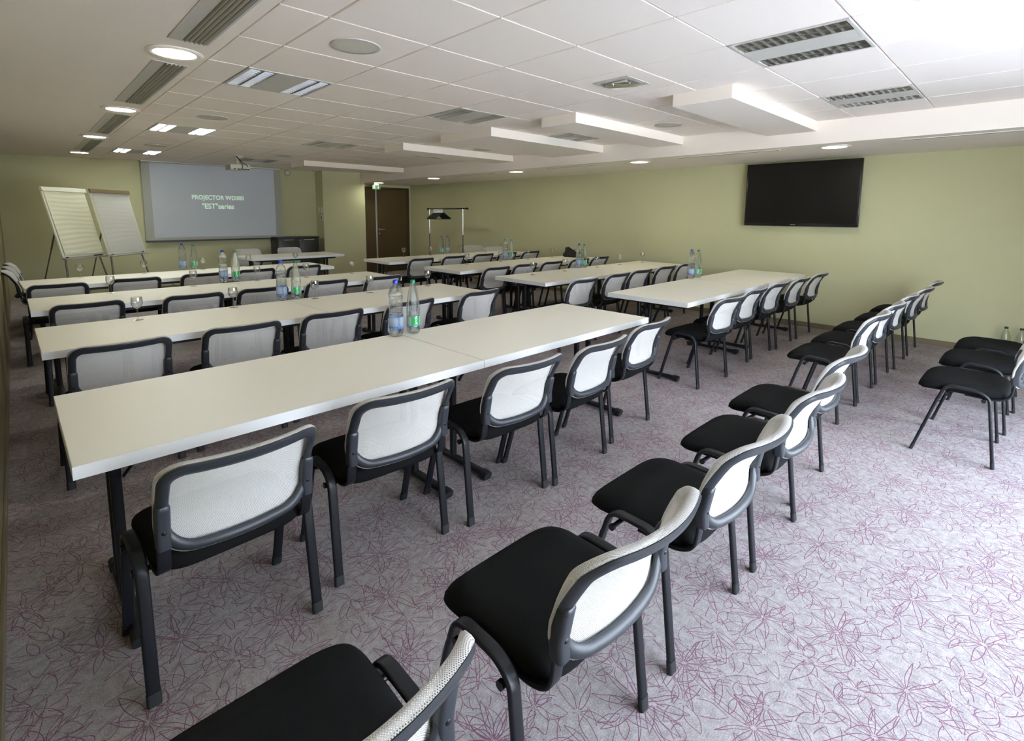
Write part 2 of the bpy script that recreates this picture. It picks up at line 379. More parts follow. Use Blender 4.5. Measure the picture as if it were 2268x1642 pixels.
# ceiling: slab, tile field with real joints
bm = bmesh.new(); box(bm, XL - .15, XR + .15, YF - .2, YB + .8, ZT + .012, ZT + .12)
ce = struct(obj('ceiling', bm, 'plaster'))
TX0, TX1 = -.24, 4.78
FIX = {(0, 1), (2, 1), (4, 1)}
fix_cells = {(int(round((x - .3) / .6)), int(round((y - .3) / .6))) for x in (.3, 2.1, 3.9) for y in (-1.5, 1.5, 4.5, 7.5)}
bm = bmesh.new()
for i in range(-1, 8):
    for j in range(-7, 17):
        if (i, j) in fix_cells: continue
        x0, x1 = max(i * .6, TX0), min(i * .6 + .6, TX1); y0, y1 = max(j * .6, YF), min(j * .6 + .6, YB + .6)
        if x1 - x0 < .02 or y1 - y0 < .02: continue
        g2 = .003; c = .004
        a0 = x0 + (g2 if i * .6 == x0 or abs(i * .6 - x0) < 1e-6 else 0); a1 = x1 - g2; b0 = y0 + g2; b1 = y1 - g2
        top = [bm.verts.new(p) for p in ((a0, b0, ZT + .012), (a1, b0, ZT + .012), (a1, b1, ZT + .012), (a0, b1, ZT + .012))]
        bot = [bm.verts.new(p) for p in ((a0 + c, b0 + c, ZT), (a1 - c, b0 + c, ZT), (a1 - c, b1 - c, ZT), (a0 + c, b1 - c, ZT))]
        bm.faces.new(bot)
        for q in range(4): bm.faces.new((top[q], top[(q + 1) % 4], bot[(q + 1) % 4], bot[q]))
obj('ceiling_tile', bm, 'tile', ce)
bm = bmesh.new(); box(bm, XL, TX0 - .004, YF, YB + .6, ZT, ZT + .012); obj('ceiling_plaster_strip', bm, 'plaster', ce)
bm = bmesh.new(); box(bm, 4.78, XR, YF, YB, ZS, ZT + .012, 0); struct(obj('ceiling_bulkhead', bm, 'plaster'))
for k_, (y0, y1) in enumerate(((-.874, -.40), (.584, 1.02), (1.77, 2.70), (3.547, 4.02), (6.83, 7.42))):
    bm = bmesh.new(); box(bm, 2.68, 4.785, y0, y1, 2.336, ZT + .01, .001); struct(obj('ceiling_beam', bm, 'plaster'))

# door
bm = bmesh.new()
box(bm, 4.9, 6.285, YD, YD + .06, 2.085, 2.135, .003); box(bm, 6.235, 6.285, YD - .005, YD + .06, 0, 2.135, .003)
dr = struct(obj('door_1', bm, 'door_frame'))
bm = bmesh.new(); box(bm, 4.9, 5.315, YD + .015, YD + .055, .005, 2.085, .002); obj('narrow_leaf', bm, 'door_wood', dr)
bm = bmesh.new(); box(bm, 5.355, 6.235, YD + .015, YD + .055, .005, 2.085, .002); lf = obj('wide_leaf', bm, 'door_wood', dr)
bm = bmesh.new(); box(bm, 5.315, 5.355, YD + .005, YD + .05, .005, 2.085, .002); sl = obj('meeting_strip', bm, 'alu', dr); sl['label'] = 'silver strip between the door leaves'
bm = bmesh.new()
cyl(bm, (5.41, YD + .015, 1.085), (5.41, YD - .05, 1.085), .010); cyl(bm, (5.405, YD - .05, 1.085), (5.53, YD - .055, 1.085), .009)
lathe(bm, [(.0, 0), (.026, 0), (.026, .006), (0, .006)], 16, Matrix.Translation((5.41, YD + .015, 1.085)) @ Matrix.Rotation(PI / 2, 4, 'X'))
lathe(bm, [(.0, 0), (.02, 0), (.02, .006), (0, .006)], 16, Matrix.Translation((5.41, YD + .015, .985)) @ Matrix.Rotation(PI / 2, 4, 'X'))
obj('door_handle', bm, 'chrome', lf, 40)

# ------------------------------------------------------------------ chair
def chair_profile(x, z):
    """y of the backrest shell at height z; concave across x"""
    pts = [(.44, -.060), (.47, -.052), (.50, -.044), (.55, -.038), (.60, -.042), (.65, -.058), (.70, -.084), (.74, -.108), (.77, -.130), (.80, -.152), (.83, -.17)]
    if z <= pts[0][0]: y = pts[0][1]
    elif z >= pts[-1][0]: y = pts[-1][1]
    else:
        for (z0, y0), (z1, y1) in zip(pts, pts[1:]):
            if z0 <= z <= z1:
                s = (z - z0) / (z1 - z0); y = y0 + (y1 - y0) * s; break
    return y - (.034 + .02 * min(1, max(0, (z - .5) / .2))) * (1 - min(1, (x / .225) ** 2))
def outline(x0, x1, z0, z1, rt, rb, sag=0, n=9):
    """rounded outline, counter-clockwise in (x,z): top radius rt, bottom radius rb"""
    pts = []
    def arc(cx_, cz_, r, a0):
        for i in range(n + 1):
            a = a0 + PI / 2 * i / n; pts.append((cx_ + r * math.cos(a), cz_ + r * math.sin(a)))
    def line(a, b, m_):
        for i in range(1, m_):
            s = i / m_; pts.append((a[0] + (b[0] - a[0]) * s, a[1] + (b[1] - a[1]) * s))
    arc(x1 - rt, z1 - rt, rt, 0); line((x1 - rt, z1), (x0 + rt, z1), 12)
    arc(x0 + rt, z1 - rt, rt, PI / 2); line((x0, z1 - rt), (x0, z0 + rb), 7)
    arc(x0 + rb, z0 + rb, rb, PI); line((x0 + rb, z0), (x1 - rb, z0), 12)
    arc(x1 - rb, z0 + rb, rb, 1.5 * PI); line((x1, z0 + rb), (x1, z1 - rt), 7)
    return [(x, z - (sag * (1 - (x / .225) ** 2) if z < .56 else 0)) for x, z in pts]
LX = .252
def make_chair():
    t = thing('mesh_back_chair', 'chair', 'chair')
    # seat cushion
    bm = bmesh.new(); N = 64
    def seat_out(inset):
        pts = []
        for i in range(N):
            a = 2 * PI * i / N; c, s = math.cos(a), math.sin(a); q = 5.6
            wx = (.236 - inset) * math.copysign(abs(c) ** (2 / q), c); wy = (.213 - inset) * math.copysign(abs(s) ** (2 / q), s)
            wx *= 1 - .05 * (1 - (wy + .2) / .4)
            pts.append((wx, .179 + wy))
        return pts
    def drop(y): return -.030 * max(0, (y - .25) / .135) ** 2 - .006 * max(0, (.05 - y) / .08)
    rings = []
    for ins, z in ((.03, .404), (.012, .408), (.002, .420), (0, .432), (.002, .446), (.010, .458), (.024, .467), (.05, .4725), (.09, .4745), (.14, .4735)):
        rings.append([(x, y, z + drop(y) * (1 if z > .43 else .55)) for x, y in seat_out(ins)])
    ring_bridge(bm, rings); obj('seat', bm, 'seat', t, 60)
    bm = bmesh.new()
    ring_bridge(bm, [[(x, y, z + drop(y) * .5) for x, y in seat_out(i_)] for i_, z in ((.055, .398), (.03, .401), (.022, .410))]); obj('seat_pan', bm, 'black_plastic', t, 60)
    sec = rrect(.037, .017, .008, 4); secl = [(a, b) for a, b in sec]
    for s in (-1, 1):
        x = s * LX
        # bent rail beside the seat
        path = fillet([(x, .277, .36), (x, .248, .453), (x, .095, .447), (x, .048, .415), (x, .040, .34)], [.05, .05, .04], 7)
        bm = bmesh.new(); sweep(bm, path, secl); obj('side_rail', bm, 'black_metal', t, 50)
        for nm, a, b_ in (('f', (x, .277, .365), (x * 1.01, .378, .012)), ('r', (x, .0405, .345), (x * 1.01, .002, .012))):
            bm = bmesh.new(); sweep(bm, [a, b_], secl); lg = obj('leg', bm, 'black_metal', t, 50)
            bm = bmesh.new(); c = Vector(b_); d = (Vector(a) - c).normalized()
            sweep(bm, [c + d * .030, c + d * .002, c - d * .010], [(u * 1.07, v * 1.14) for u, v in sec]); obj('foot_cap', bm, 'rubber', lg, 50)
    for y, z in ((.235, .400), (.072, .398)):
        bm = bmesh.new(); cyl(bm, (-.270, y, z), (.270, y, z), .0085, 12)
        for s in (-1, 1): cyl(bm, (s * .262, y, z), (s * .274, y, z), .0115, 12)
        obj('crossbar', bm, 'black_metal', t, 50)
    # brackets and sleeves
    bsec = rrect(.036, .011, .004, 2)
    for s in (-1, 1):
        x = s * .209
        bm = bmesh.new()
        sweep(bm, fillet([(x, .16, .404), (x, .02, .402), (x, -.036, .430), (x, -.047, .50), (x, -.046, .56)], [.06, .05, .04], 6), bsec); obj('backrest_bracket', bm, 'black_metal', t, 50)
        bm = bmesh.new(); ss = []
        for z, k_ in ((.512, .92), (.517, 1.0), (.56, 1.0), (.630, 1.0), (.644, .94), (.649, .7)):
            ss.append([(x + u * k_ * 1.0, chair_profile(.215, z) - .006 + v * k_, z) for u, v in rrect(.039, .040, .012, 4)])
        ring_bridge(bm, ss); sv = obj('sleeve', bm, 'black_plastic', t, 50)
        bm = bmesh.new(); yb = chair_profile(.215, .565) - .006 - .020
        lathe(bm, [(0, -.002), (.0068, -.002), (.0066, .001), (.004, .0028), (0, .0032)], 14, Matrix.Translation((x, yb, .565)) @ Matrix.Rotation(PI / 2, 4, 'X'))
        obj('rivet', bm, 'black_metal', sv, 60)
    # back frame ring
    def mapped(pts, off): return [(x, chair_profile(x, z) + off, z) for x, z in pts]
    o0 = outline(-.222, .222, .494, .788, .062, .085, .010)
    o1 = outline(-.226, .226, .490, .792, .066, .088, .010)
    i0 = outline(-.194, .194, .521, .754, .034, .072, .010)
    i1 = outline(-.198, .198, .517, .758, .038, .076, .010)
    mid = [((a[0] + b[0]) / 2, (a[1] + b[1]) / 2) for a, b in zip(o1, i0)]
    bm = bmesh.new()
    ring_bridge(bm, [mapped(o0, .004), mapped(o1, -.003), mapped(o0, -.012), mapped(mid, -.018), mapped(i1, -.012), mapped(i0, -.004), mapped(i1, .004)], closed=True)
    obj('back_frame', bm, 'black_plastic', t, 50)
    # stretched mesh over the front and round the rim
    bm = bmesh.new(); uv = bm.loops.layers.uv.new('UVMap')
    rim = outline(-.229, .229, .488, .795, .067, .089, .010)
    ctr = (0, .64); T = lambda z: .15 + .85 * min(1, max(0, (z - .64) / .12))
    rings = [mapped(rim, -.001), [(x * 1.003, chair_profile(x, z) + .008 * T(z), ctr[1] + (z - ctr[1]) * 1.012) for x, z in rim], [(x, chair_profile(x, z) + .004 + .018 * T(z), ctr[1] + (z - ctr[1]) * 1.008) for x, z in rim], [(x * .975, chair_profile(x, z) + .007 + .020 * T(z), ctr[1] + (z - ctr[1]) * .975) for x, z in rim]]
    for k_ in (.93, .88, .8, .66, .5, .34, .18, .06):
        rings.append([(x * k_, chair_profile(x * k_, ctr[1] + (z - ctr[1]) * k_) + .007 + .018 * T(ctr[1] + (z - ctr[1]) * k_) * k_, ctr[1] + (z - ctr[1]) * k_) for x, z in rim])
    R = ring_bridge(bm, rings, cap0=False, cap1=True)
    for f in bm.faces:
        for lp in f.loops:
            c = lp.vert.co; lp[uv].uv = (c.x, c.z * .85 - c.y * .8)
    obj('mesh_panel', bm, 'mesh', t, 80)
    return t
chair0 = make_chair(); chair_used = [False]
CT = Vector((0, 0, 0))
def chair(xc, yr, deg, label, group):
    """xc, yr: middle of the line through the two rear feet; deg: turn from facing the screen wall"""
    if not chair_used[0]:
        chair_used[0] = True; chair0.location = (xc, yr, 0); chair0.rotation_euler = (0, 0, math.radians(deg)); chair0['label'] = label; chair0['group'] = group
        return chair0
    return dup(chair0, (xc, yr, 0), math.radians(deg), label, group)
ORD = ['first', 'second', 'third', 'fourth', 'fifth', 'sixth']
CNT = ['leftmost', 'second from left', 'middle', 'second from right', 'rightmost']
rows = {
 'A': ([(-.762, -.805, 1.8), (-.133, -.735, -2.3), (.50, -.79, -1.6), (1.07, -.802, 3.7), (1.727, -.716, 4.3)], 'nearest left-hand table row, close to the camera'),
 'B': ([(-0.84, 0.93, 1), (-0.224, 0.96, -1), (0.38, 0.996, 0), (1.03, 1.015, 2), (1.79, 1.04, 3)], 'second left-hand table row'),
 'C': ([(-.845, 2.57, 1), (-0.146, 2.51, 0), (0.42, 2.53, 0), (1.08, 2.63, 1), (1.70, 2.58, 2)], 'third left-hand table row'),
 'D': ([(-0.943, 4.06, 0), (-0.323, 4.14, 0), (0.315, 4.16, -1), (0.909, 4.25, 1), (1.53, 4.31, 1)], 'farthest left-hand table row'),
 'R1': ([(3.135, -.655, -3), (3.772, -.61, 0), (4.423, -.60, -1), (5.053, -.625, 1), (5.73, -.63, 0)], 'nearest right-hand table row'),
 'R2': ([(3.17, 0.93, 0), (3.895, 0.987, 1), (4.47, 1.026, 0), (5.145, 1.054, 0), (5.74, 1.063, 1)], 'second right-hand table row'),
 'R3': ([(3.32, 2.473, 0), (3.91, 2.526, 0), (4.49, 2.533, 0), (5.17, 2.555, 0), (5.76, 2.59, 0)], 'third right-hand table row'),
 'R4': ([(3.336, 4.216, 0), (3.99, 4.244, 0), (4.686, 4.29, 0), (5.235, 4.257, 0), (5.815, 4.22, 0)], 'farthest right-hand table row')}
for key, (lst, desc) in rows.items():
    for i, (x, y, a) in enumerate(lst):
        chair(x, y, a, f'{CNT[i]} mesh-back chair pushed under the {desc}', 'mesh-back chairs at the ' + desc.split(',')[0])
loose = [(-.925, -1.80, 0), (-.218, -1.835, 0), (.466, -1.832, 0), (1.152, -1.832, 0), (1.80, -1.785, 0)]
ldesc = ['loose chair cut off by the bottom edge, nearest the camera of all', 'loose chair with whole seat in front, second from the camera',
         'loose chair without a table, third from the camera', 'loose chair without a table, fourth from the camera', 'loose chair without a table, last before the aisle']
for (x, y, a), l in zip(loose, ldesc): chair(x, y, a, 'mesh-back ' + l, 'loose chairs in the foreground row')
loose2 = [(3.155, -1.665, 0), (3.76, -1.66, 0), (4.41, -1.663, 0), (5.088, -1.688, 0), (5.78, -1.69, 0)]
ldesc2 = ['first beyond the aisle', 'second beyond the aisle', 'third beyond the aisle', 'second from the wall', 'nearest the right wall']
for (x, y, a), l in zip(loose2, ldesc2): chair(x, y, a, f'mesh-back chair in the tableless row behind the right-hand tables, {l}', 'tableless chairs on the right')
for (x, y, a), l in zip([(3.07, -2.472, 0), (3.78, -2.50, 0), (4.38, -2.53, 0)], ['with all its legs in view, nearest', 'in the middle of three', 'farthest, beside the empty bottles']):
    chair(x, y, a, f'black-seated chair at the right edge of the photo, {l}', 'chairs at the right edge')
for (x, y, a), l in zip([(1.95, 7.72, 180), (2.72, 7.72, 180)], ['in front of the screen wall', 'in front of the black cabinet']):
    chair(x, y, a, f'chair facing the room behind the presenter table, {l}', 'presenter chairs')
for (x, y, a), l in zip([(5.98, 5.95, 150), (5.98, 5.30, 150)], ['nearer the coat rack', 'farther from the coat rack']):
    chair(x, y, a, f'mesh-back chair facing the tables beside the right wall, {l}', 'chairs against the right wall')
for (x, y, a), l in zip([(-1.165, 5.69, -90), (-1.150, 6.26, -90), (-1.135, 6.83, -90)], ['nearest the tables', 'in the middle', 'nearest the flip charts']):
    chair(x, y, a, f'chair with its back to the left wall, {l}', 'chairs along the left wall')

# ------------------------------------------------------------------ tables
TL, TW, TH, TTK = 1.588, .80, .74, .040
def make_table():
    t = thing('folding_table', 'table', 'table')
    a, b_ = TL / 2 - .0012, TW / 2
    bm = bmesh.new(); box(bm, -a + .002, a - .002, -b_ + .002, b_ - .002, TH - TTK, TH, 0); obj('tabletop', bm, 'table_top', t)
    bm = bmesh.new()
    oo = [(-a, -b_), (a, -b_), (a, b_), (-a, b_)]; ii = [(-a + .002, -b_ + .002), (a - .002, -b_ + .002), (a - .002, b_ - .002), (-a + .002, b_ - .002)]
    ring_bridge(bm, [[(x, y, TH - TTK) for x, y in ii], [(x, y, TH - TTK) for x, y in oo], [(x, y, TH - .0005) for x, y in oo], [(x, y, TH + .0004) for x, y in ii]], closed=True)
    obj('edge_band', bm, 'table_edge', t)
    for s in (-1, 1):
        x = s * (a - .135)
        bm = bmesh.new()
        for y in (.03, .14): sweep(bm, [(x, y, .045), (x, y, TH - TTK - .02)], rrect(.036, .030, .007, 3))
        sweep(bm, [(x, -.29, TH - TTK - .017), (x, .29, TH - TTK - .017)], rrect(.034, .030, .004, 2))
        lg = obj('leg', bm, 'black_metal', t, 40)
        bm = bmesh.new(); sweep(bm, [(x, -.245, .030), (x, .245, .030)], rrect(.046, .030, .012, 4)); obj('foot_bar', bm, 'black_metal', lg, 40)
        for q in (-1, 1):
            bm = bmesh.new(); sweep(bm, [(x, q * .235, .027), (x, q * .268, .026), (x, q * .280, .022)], rrect(.052, .046, .014, 4)); obj('foot_cap', bm, 'rubber', lg, 40)
        bm = bmesh.new(); sweep(bm, fillet([(x - s * .02, 0, .50), (x - s * .10, 0, .60), (x - s * .26, 0, TH - TTK - .01)], .1, 6), rrect(.022, .006, .002, 2), up=Vector((0, 1, 0))); obj('brace', bm, 'black_metal', lg, 40)
    bm = bmesh.new()
    for y in (-.30, .30): box(bm, -a + .16, a - .16, y - .012, y + .012, TH - TTK - .034, TH - TTK, .002)
    obj('apron_rail', bm, 'black_metal', t)
    return t
tab0 = make_table()
first_t = [True]
def table(x, y, rz, label, group):
    if first_t[0]:
        first_t[0] = False; tab0.location = (x, y, 0); tab0.rotation_euler = (0, 0, rz); tab0['label'] = label; tab0['group'] = group; return tab0
    return dup(tab0, (x, y, 0), rz, label, group)
def trow(x0, ymid, rz, desc):
    d = Vector((math.cos(rz), math.sin(rz)))
    for k_, nm in ((0, 'left'), (1, 'right')):
        c = Vector((x0, ymid)) + d * (TL * (k_ + .5))
        table(c.x, c.y, rz, f'{nm} one of the two cream folding tables joined as the {desc}', 'folding tables')
trow(-1.145, -.258, .006, 'nearest left-hand row')
trow(-1.160, 1.420, .010, 'second left-hand row')
trow(-1.170, 2.962, .006, 'third left-hand row')
trow(-1.200, 4.560, .040, 'farthest left-hand row')
trow(2.806, -.147, .004, 'nearest right-hand row')
trow(2.867, 1.503, 0, 'second right-hand row')
trow(2.875, 2.976, 0, 'third right-hand row')
trow(2.860, 4.670, 0, 'farthest right-hand row')
table(2.31, 6.63, .012, 'cream folding table for the presenter standing alone before the screen', 'folding tables')

# ------------------------------------------------------------------ bottles
def wrap(bm, R, z, ang):
    """flat text (x along, y up) -> wound on a cylinder, reading upward"""
    for v in bm.verts:
        u, h, d = v.co.x, v.co.y, v.co.z
        th = ang - h / R
        rr = R + .0002 + d
        v.co = Vector((rr * math.cos(th), rr * math.sin(th), z + u))
def make_bottle(kind):
    blue = kind == 'blue'
    t = thing('water_bottle', 'bottle', 'bottle')
    bm = bmesh.new()
    if blue:
        prof = [(0, .006), (.022, .004), (.034, .001), (.041, .008), (.0435, .022), (.0435, .045), (.0425, .050), (.0425, .120), (.0435, .126)]
        for k_ in range(4): z = .134 + k_ * .012; prof += [(.0425, z), (.040, z + .004), (.0405, z + .008)]
        prof += [(.0395, .186), (.0385, .196), (.0400, .203), (.0390, .208), (.0415, .216), (.0400, .221), (.0430, .229), (.0415, .234), (.0435, .243), (.0430, .256), (.040, .270), (.033, .288), (.024, .302), (.0165, .312), (.0130, .318), (.0130, .324), (.0160, .325), (.0160, .328), (.0125, .329), (.0125, .334), (0, .334)]
    else:
        prof = [(0, .008), (.020, .005), (.032, .001), (.039, .008), (.0415, .020), (.0415, .042), (.0405, .048), (.0405, .105), (.0415, .112), (.0405, .122), (.0415, .128), (.0405, .138), (.0418, .150), (.0405, .170), (.0375, .200), (.0335, .228), (.0290, .254), (.0235, .276), (.0170, .296), (.0135, .306), (.0130, .312), (.0160, .313), (.0160, .316), (.0125, .317), (.0125, .322), (0, .322)]
    def md(r, z, a):
        if z < .02: return 1 - .10 * (.5 + .5 * math.cos(5 * a)) * (1 if r > .015 else 0)
        if blue and .195 < z < .25: return 1 + .02 * math.sin(3 * a + z * 160)
        if blue and .13 < z < .185: return 1 + .012 * math.sin(2 * a + z * 90)
        if not blue and .12 < z < .165: return 1 + .025 * math.cos(6 * a)
        return 1
    lathe(bm, prof, 40, mod=md); obj('bottle_body', bm, 'bottle_blue' if blue else 'bottle_green', t, 50)
    top = .340 if blue else .330
    bm = bmesh.new(); lathe(bm, [(0, top - .021), (.0150, top - .021), (.0156, top - .018), (.0152, top - .002), (.0135, top), (0, top)], 32, mod=lambda r, z, a: 1 + .015 * math.cos(30 * a))
    obj('cap', bm, 'cap_blue' if blue else 'cap_green', t, 50)
    R = .0432 if blue else .0412; z0, z1 = (.050, .120) if blue else (.048, .105)
    bm = bmesh.new(); n = 40
    vsb = [[bm.verts.new((R * math.cos(2 * PI * i / n), R * math.sin(2 * PI * i / n), z)) for i in range(n)] for z in (z0, z1)]
    for i in range(n): bm.faces.new((vsb[0][i], vsb[0][(i + 1) % n], vsb[1][(i + 1) % n], vsb[1][i]))
    lb = obj('label', bm, 'film_blue' if blue else 'film_green', t, 60)
    def patch(name, a0, a1, za, zb, m, R2):
        bm = bmesh.new(); k_ = max(6, int(round(40 * (a1 - a0) / (2 * PI))))
        A = [[bm.verts.new((R2 * math.cos(a0 + (a1 - a0) * i / k_), R2 * math.sin(a0 + (a1 - a0) * i / k_), z)) for i in range(k_ + 1)] for z in (za, zb)]
        for i in range(k_): bm.faces.new((A[0][i], A[0][i + 1], A[1][i + 1], A[1][i]))
        obj(name, bm, m, lb, 60)
    if blue:
        patch('label_band', 0, 2 * PI, z0 + .002, z0 + .014, 'film_band_blue', R + .0003)
        patch('label_band', 0, 2 * PI, z1 - .004, z1, 'film_band_blue', R + .0003)
    else:
        patch('label_panel', -40 * PI / 40, -23 * PI / 40, z0 + .004, z1 - .001, 'film_band_green', R + .0003)
        patch('label_band', 0, 2 * PI, z0, z0 + .004, 'film_band_blue', R + .0002)
    ang = -2.45
    bm = text_mesh('Carola', .028 if blue else .026, .0002, .0001)
    wrap(bm, R + .0009, (z0 + z1) / 2, ang); obj('lettering', bm, 'label_navy' if blue else 'label_white', lb)
    return t
bb, bg_ = make_bottle('blue'), make_bottle('green')
btl = [('nearest left-hand row', (.404, .105), (.526, .106)), ('second left-hand row', (.374, 1.845), (.497, 1.85)), ('third left-hand row', (.363, 3.46), (.478, 3.44)), ('farthest left-hand row', (.324, 5.075), (.449, 5.07)),
       ('nearest right-hand row', (4.453, .240), (4.601, .228)), ('second right-hand row', (4.389, 1.845), (4.497, 1.834)), ('third right-hand row', (4.496, 3.43), (4.625, 3.43)), ('farthest right-hand row', (4.599, 5.10), (4.452, 5.085))]
for i, (d, pb, pg) in enumerate(btl):
    if True:
        a = .75 + random.uniform(-.1, .1)
        lb_ = 'full water bottle with a blue cap standing on the ' + d + ' of tables'; lg_ = 'full water bottle with a green cap standing on the ' + d + ' of tables'
        if i == 0:
            bb.location = (*pb, TH + .0005); bb['label'] = lb_; bb['group'] = 'blue-capped water bottles'; bb.rotation_euler = (0, 0, a)
            bg_.location = (*pg, TH + .0005); bg_['label'] = lg_; bg_['group'] = 'green-capped water bottles'; bg_.rotation_euler = (0, 0, a)
        else:
            dup(bb, (*pb, TH + .0005), a, lb_, 'blue-capped water bottles'); dup(bg_, (*pg, TH + .0005), a, lg_, 'green-capped water bottles')
# empty bottles by the right wall
def empty_bottle():
    t = thing('empty_bottle', 'b', 'bottle')
    bm = bmesh.new(); lathe(bm, [(0, .008), (.03, .001), (.042, .008), (.044, .03), (.044, .19), (.043, .215), (.038, .245), (.028, .275), (.018, .298), (.0135, .306), (.0135, .316), (0, .316)], 32)
    obj('bottle_body', bm, 'bottle_empty', t, 50)
    bm = bmesh.new(); lathe(bm, [(0, .312), (.0155, .312), (.0155, .330), (.014, .332), (0, .332)], 24); obj('cap', bm, 'cap_dark', t, 50)
    return t
eb = empty_bottle(); eb.location = (6.20, -2.40, 0); eb['label'] = 'empty clear bottle with dark cap by the right wall, left of two'; eb['group'] = 'empty bottles by the right wall'
dup(eb, (6.20, -2.515, 0), 0, 'empty clear bottle with dark cap by the right wall, right of two', 'empty bottles by the right wall')

# ------------------------------------------------------------------ wine glasses
def make_glass():
    t = thing('wine_glass', 'g', 'wine glass')
    bm = bmesh.new()
    o_ = [(.004, .078), (.016, .083), (.026, .092), (.0325, .106), (.0345, .122), (.0335, .140), (.0305, .157)]
    i_ = [(.0292, .157), (.0322, .140), (.0332, .122), (.0312, .107), (.0248, .0945), (.015, .086), (.0, .083)]
    lathe(bm, o_ + i_, 28); obj('bowl', bm, 'glass', t, 60)
    bm = bmesh.new(); lathe(bm, [(.006, .006), (.0042, .012), (.0055, .020), (.0035, .027), (.0050, .036), (.0034, .044), (.0045, .053), (.0034, .062), (.0042, .072), (.0042, .078)], 16); obj('stem', bm, 'glass', t, 60)
    bm = bmesh.new(); lathe(bm, [(0, .0005), (.031, .0005), (.032, .0015), (.024, .0030), (.010, .0048), (.006, .006), (0, .006)], 28); obj('foot', bm, 'glass', t, 60)
    return t
gl0 = make_glass()
glasses = [('second left-hand row', [(-.643, 1.70), (-.024, 1.765), (.62, 1.76), (1.138, 1.745), (1.798, 1.765)]),
           ('third left-hand row', [(-.613, 3.29), (.045, 3.295), (.654, 3.31), (1.176, 3.28), (1.748, 3.30)]),
           ('farthest left-hand row', [(-.713, 4.86), (-.115, 4.90), (.526, 4.97), (1.084, 4.99), (1.741, 5.02)]),
           ('second right-hand row', [(3.321, 1.72), (3.961, 1.74), (4.68, 1.745), (5.223, 1.735), (5.831, 1.72)]),
           ('third right-hand row', [(3.553, 3.26), (4.229, 3.26), (4.854, 3.26), (5.455, 3.26)]),
           ('farthest right-hand row', [(3.573, 4.99), (4.119, 4.97), (4.816, 4.99), (5.449, 4.99), (5.863, 4.96)])]
gfirst = True
for d, lst in glasses:
    for i, (x, y) in enumerate(lst):
        l = f'empty stemmed glass, {ORD[i]} from the left on the {d} of tables'
        if gfirst: gl0.location = (x, y, TH + .0005); gl0['label'] = l; gl0['group'] = 'stemmed glasses'; gfirst = False
        else: dup(gl0, (x, y, TH + .0005), 0, l, 'stemmed glasses')

# ------------------------------------------------------------------ ceiling fittings
def make_lum(lit, name_lbl):
    t = thing('recessed_luminaire', name_lbl, 'ceiling light')
    bm = bmesh.new()
    box(bm, -.297, .297, -.297, -.278, ZT - .004, ZT + .011, .002); box(bm, -.297, .297, .278, .297, ZT - .004, ZT + .011, .002)
    box(bm, -.297, -.280, -.278, .278, ZT - .004, ZT + .011); box(bm, .280, .297, -.278, .278, ZT - .004, ZT + .011); box(bm, -.110, .110, -.278, .278, ZT - .004, ZT + .008)
    obj('housing', bm, 'grey_panel', t)
    for k_, (x0, x1) in enumerate(((-.280, -.199), (-.191, -.110), (.110, .191), (.199, .280))):
        bm = bmesh.new()
        for i in range(13):
            y = -.270 + .54 * i / 12
            ring_bridge(bm, [[(x0, y - .0008, ZT - .002), (x0, y + .0008, ZT - .002), (x0, y + .006, ZT + .010), (x0, y - .006, ZT + .010)],
                             [(x1, y - .0008, ZT - .002), (x1, y + .0008, ZT - .002), (x1, y + .006, ZT + .010), (x1, y - .006, ZT + .010)]])
        for xa in (x0, x1 - .003): box(bm, xa, xa + .003, -.278, .278, ZT - .003, ZT + .010)
        lv = obj('louvre', bm, 'louvre', t)
        bm = bmesh.new(); box(bm, x0, x1, -.278, .278, ZT + .0104, ZT + .0112); obj('reflector', bm, 'louvre_void', lv)
        if lit:
            bm = bmesh.new(); box(bm, x0 + .012, x1 - .012, -.27, .27, ZT - .0045, ZT - .0025, .0008); obj('lit_tube', bm, 'tube_on', lv)
    return t
lum_off = make_lum(False, 'x'); lum_on = make_lum(True, 'x')
lums = [(.3, -1.5, 0), (2.1, -1.5, 0), (3.9, -1.5, 0), (.3, 1.5, 0), (2.1, 1.5, 0), (3.9, 1.5, 0), (.3, 4.5, 1), (2.1, 4.5, 0), (3.9, 4.5, 0), (.3, 7.5, 1), (2.1, 7.5, 0), (3.9, 7.5, 0)]
ldes = ['above the camera', 'at the top right of the photo, nearer the camera', 'at the top right of the photo, farther toward the bulkhead', 'unlit, at the upper left just right of the round downlights', 'unlit, in the middle of the ceiling',
        'unlit, between two dropped beams near the bulkhead', 'glowing, beyond the second round ceiling speaker', 'unlit, in the middle of the ceiling before the projector', 'unlit, beyond the third dropped beam near the bulkhead', 'glowing, nearest the screen wall at the far left', 'unlit, just right of the projector', 'unlit, beyond the farthest dropped beam']
uo = ul = False
for (x, y, s), d in zip(lums, ldes):
    l = 'square louvred ceiling light ' + d
    if s and not ul: lum_on.location = (x, y, 0); lum_on['label'] = l; lum_on['group'] = 'louvred ceiling lights'; ul = True
    elif not s and not uo: lum_off.location = (x, y, 0); lum_off['label'] = l; lum_off['group'] = 'louvred ceiling lights'; uo = True
    else: dup(lum_on if s else lum_off, (x, y, 0), 0, l, 'louvred ceiling lights')
def make_down():
    t = thing('downlight', 'x', 'downlight')
    bm = bmesh.new(); lathe(bm, [(.112, 0), (.150, 0), (.152, -.004), (.145, -.009), (.125, -.012), (.112, -.008)], 48)
    bm.faces.ensure_lookup_table()
    for f in [f for f in bm.faces if len(f.verts) > 4]: bm.faces.remove(f)
    obj('trim_ring', bm, 'plaster', t, 60)
    bm = bmesh.new(); lathe(bm, [(0, -.001), (.113, -.001), (.113, -.006), (0, -.0075)], 48); obj('lens', bm, 'lens_on', t, 60)
    return t
dn0 = make_down()
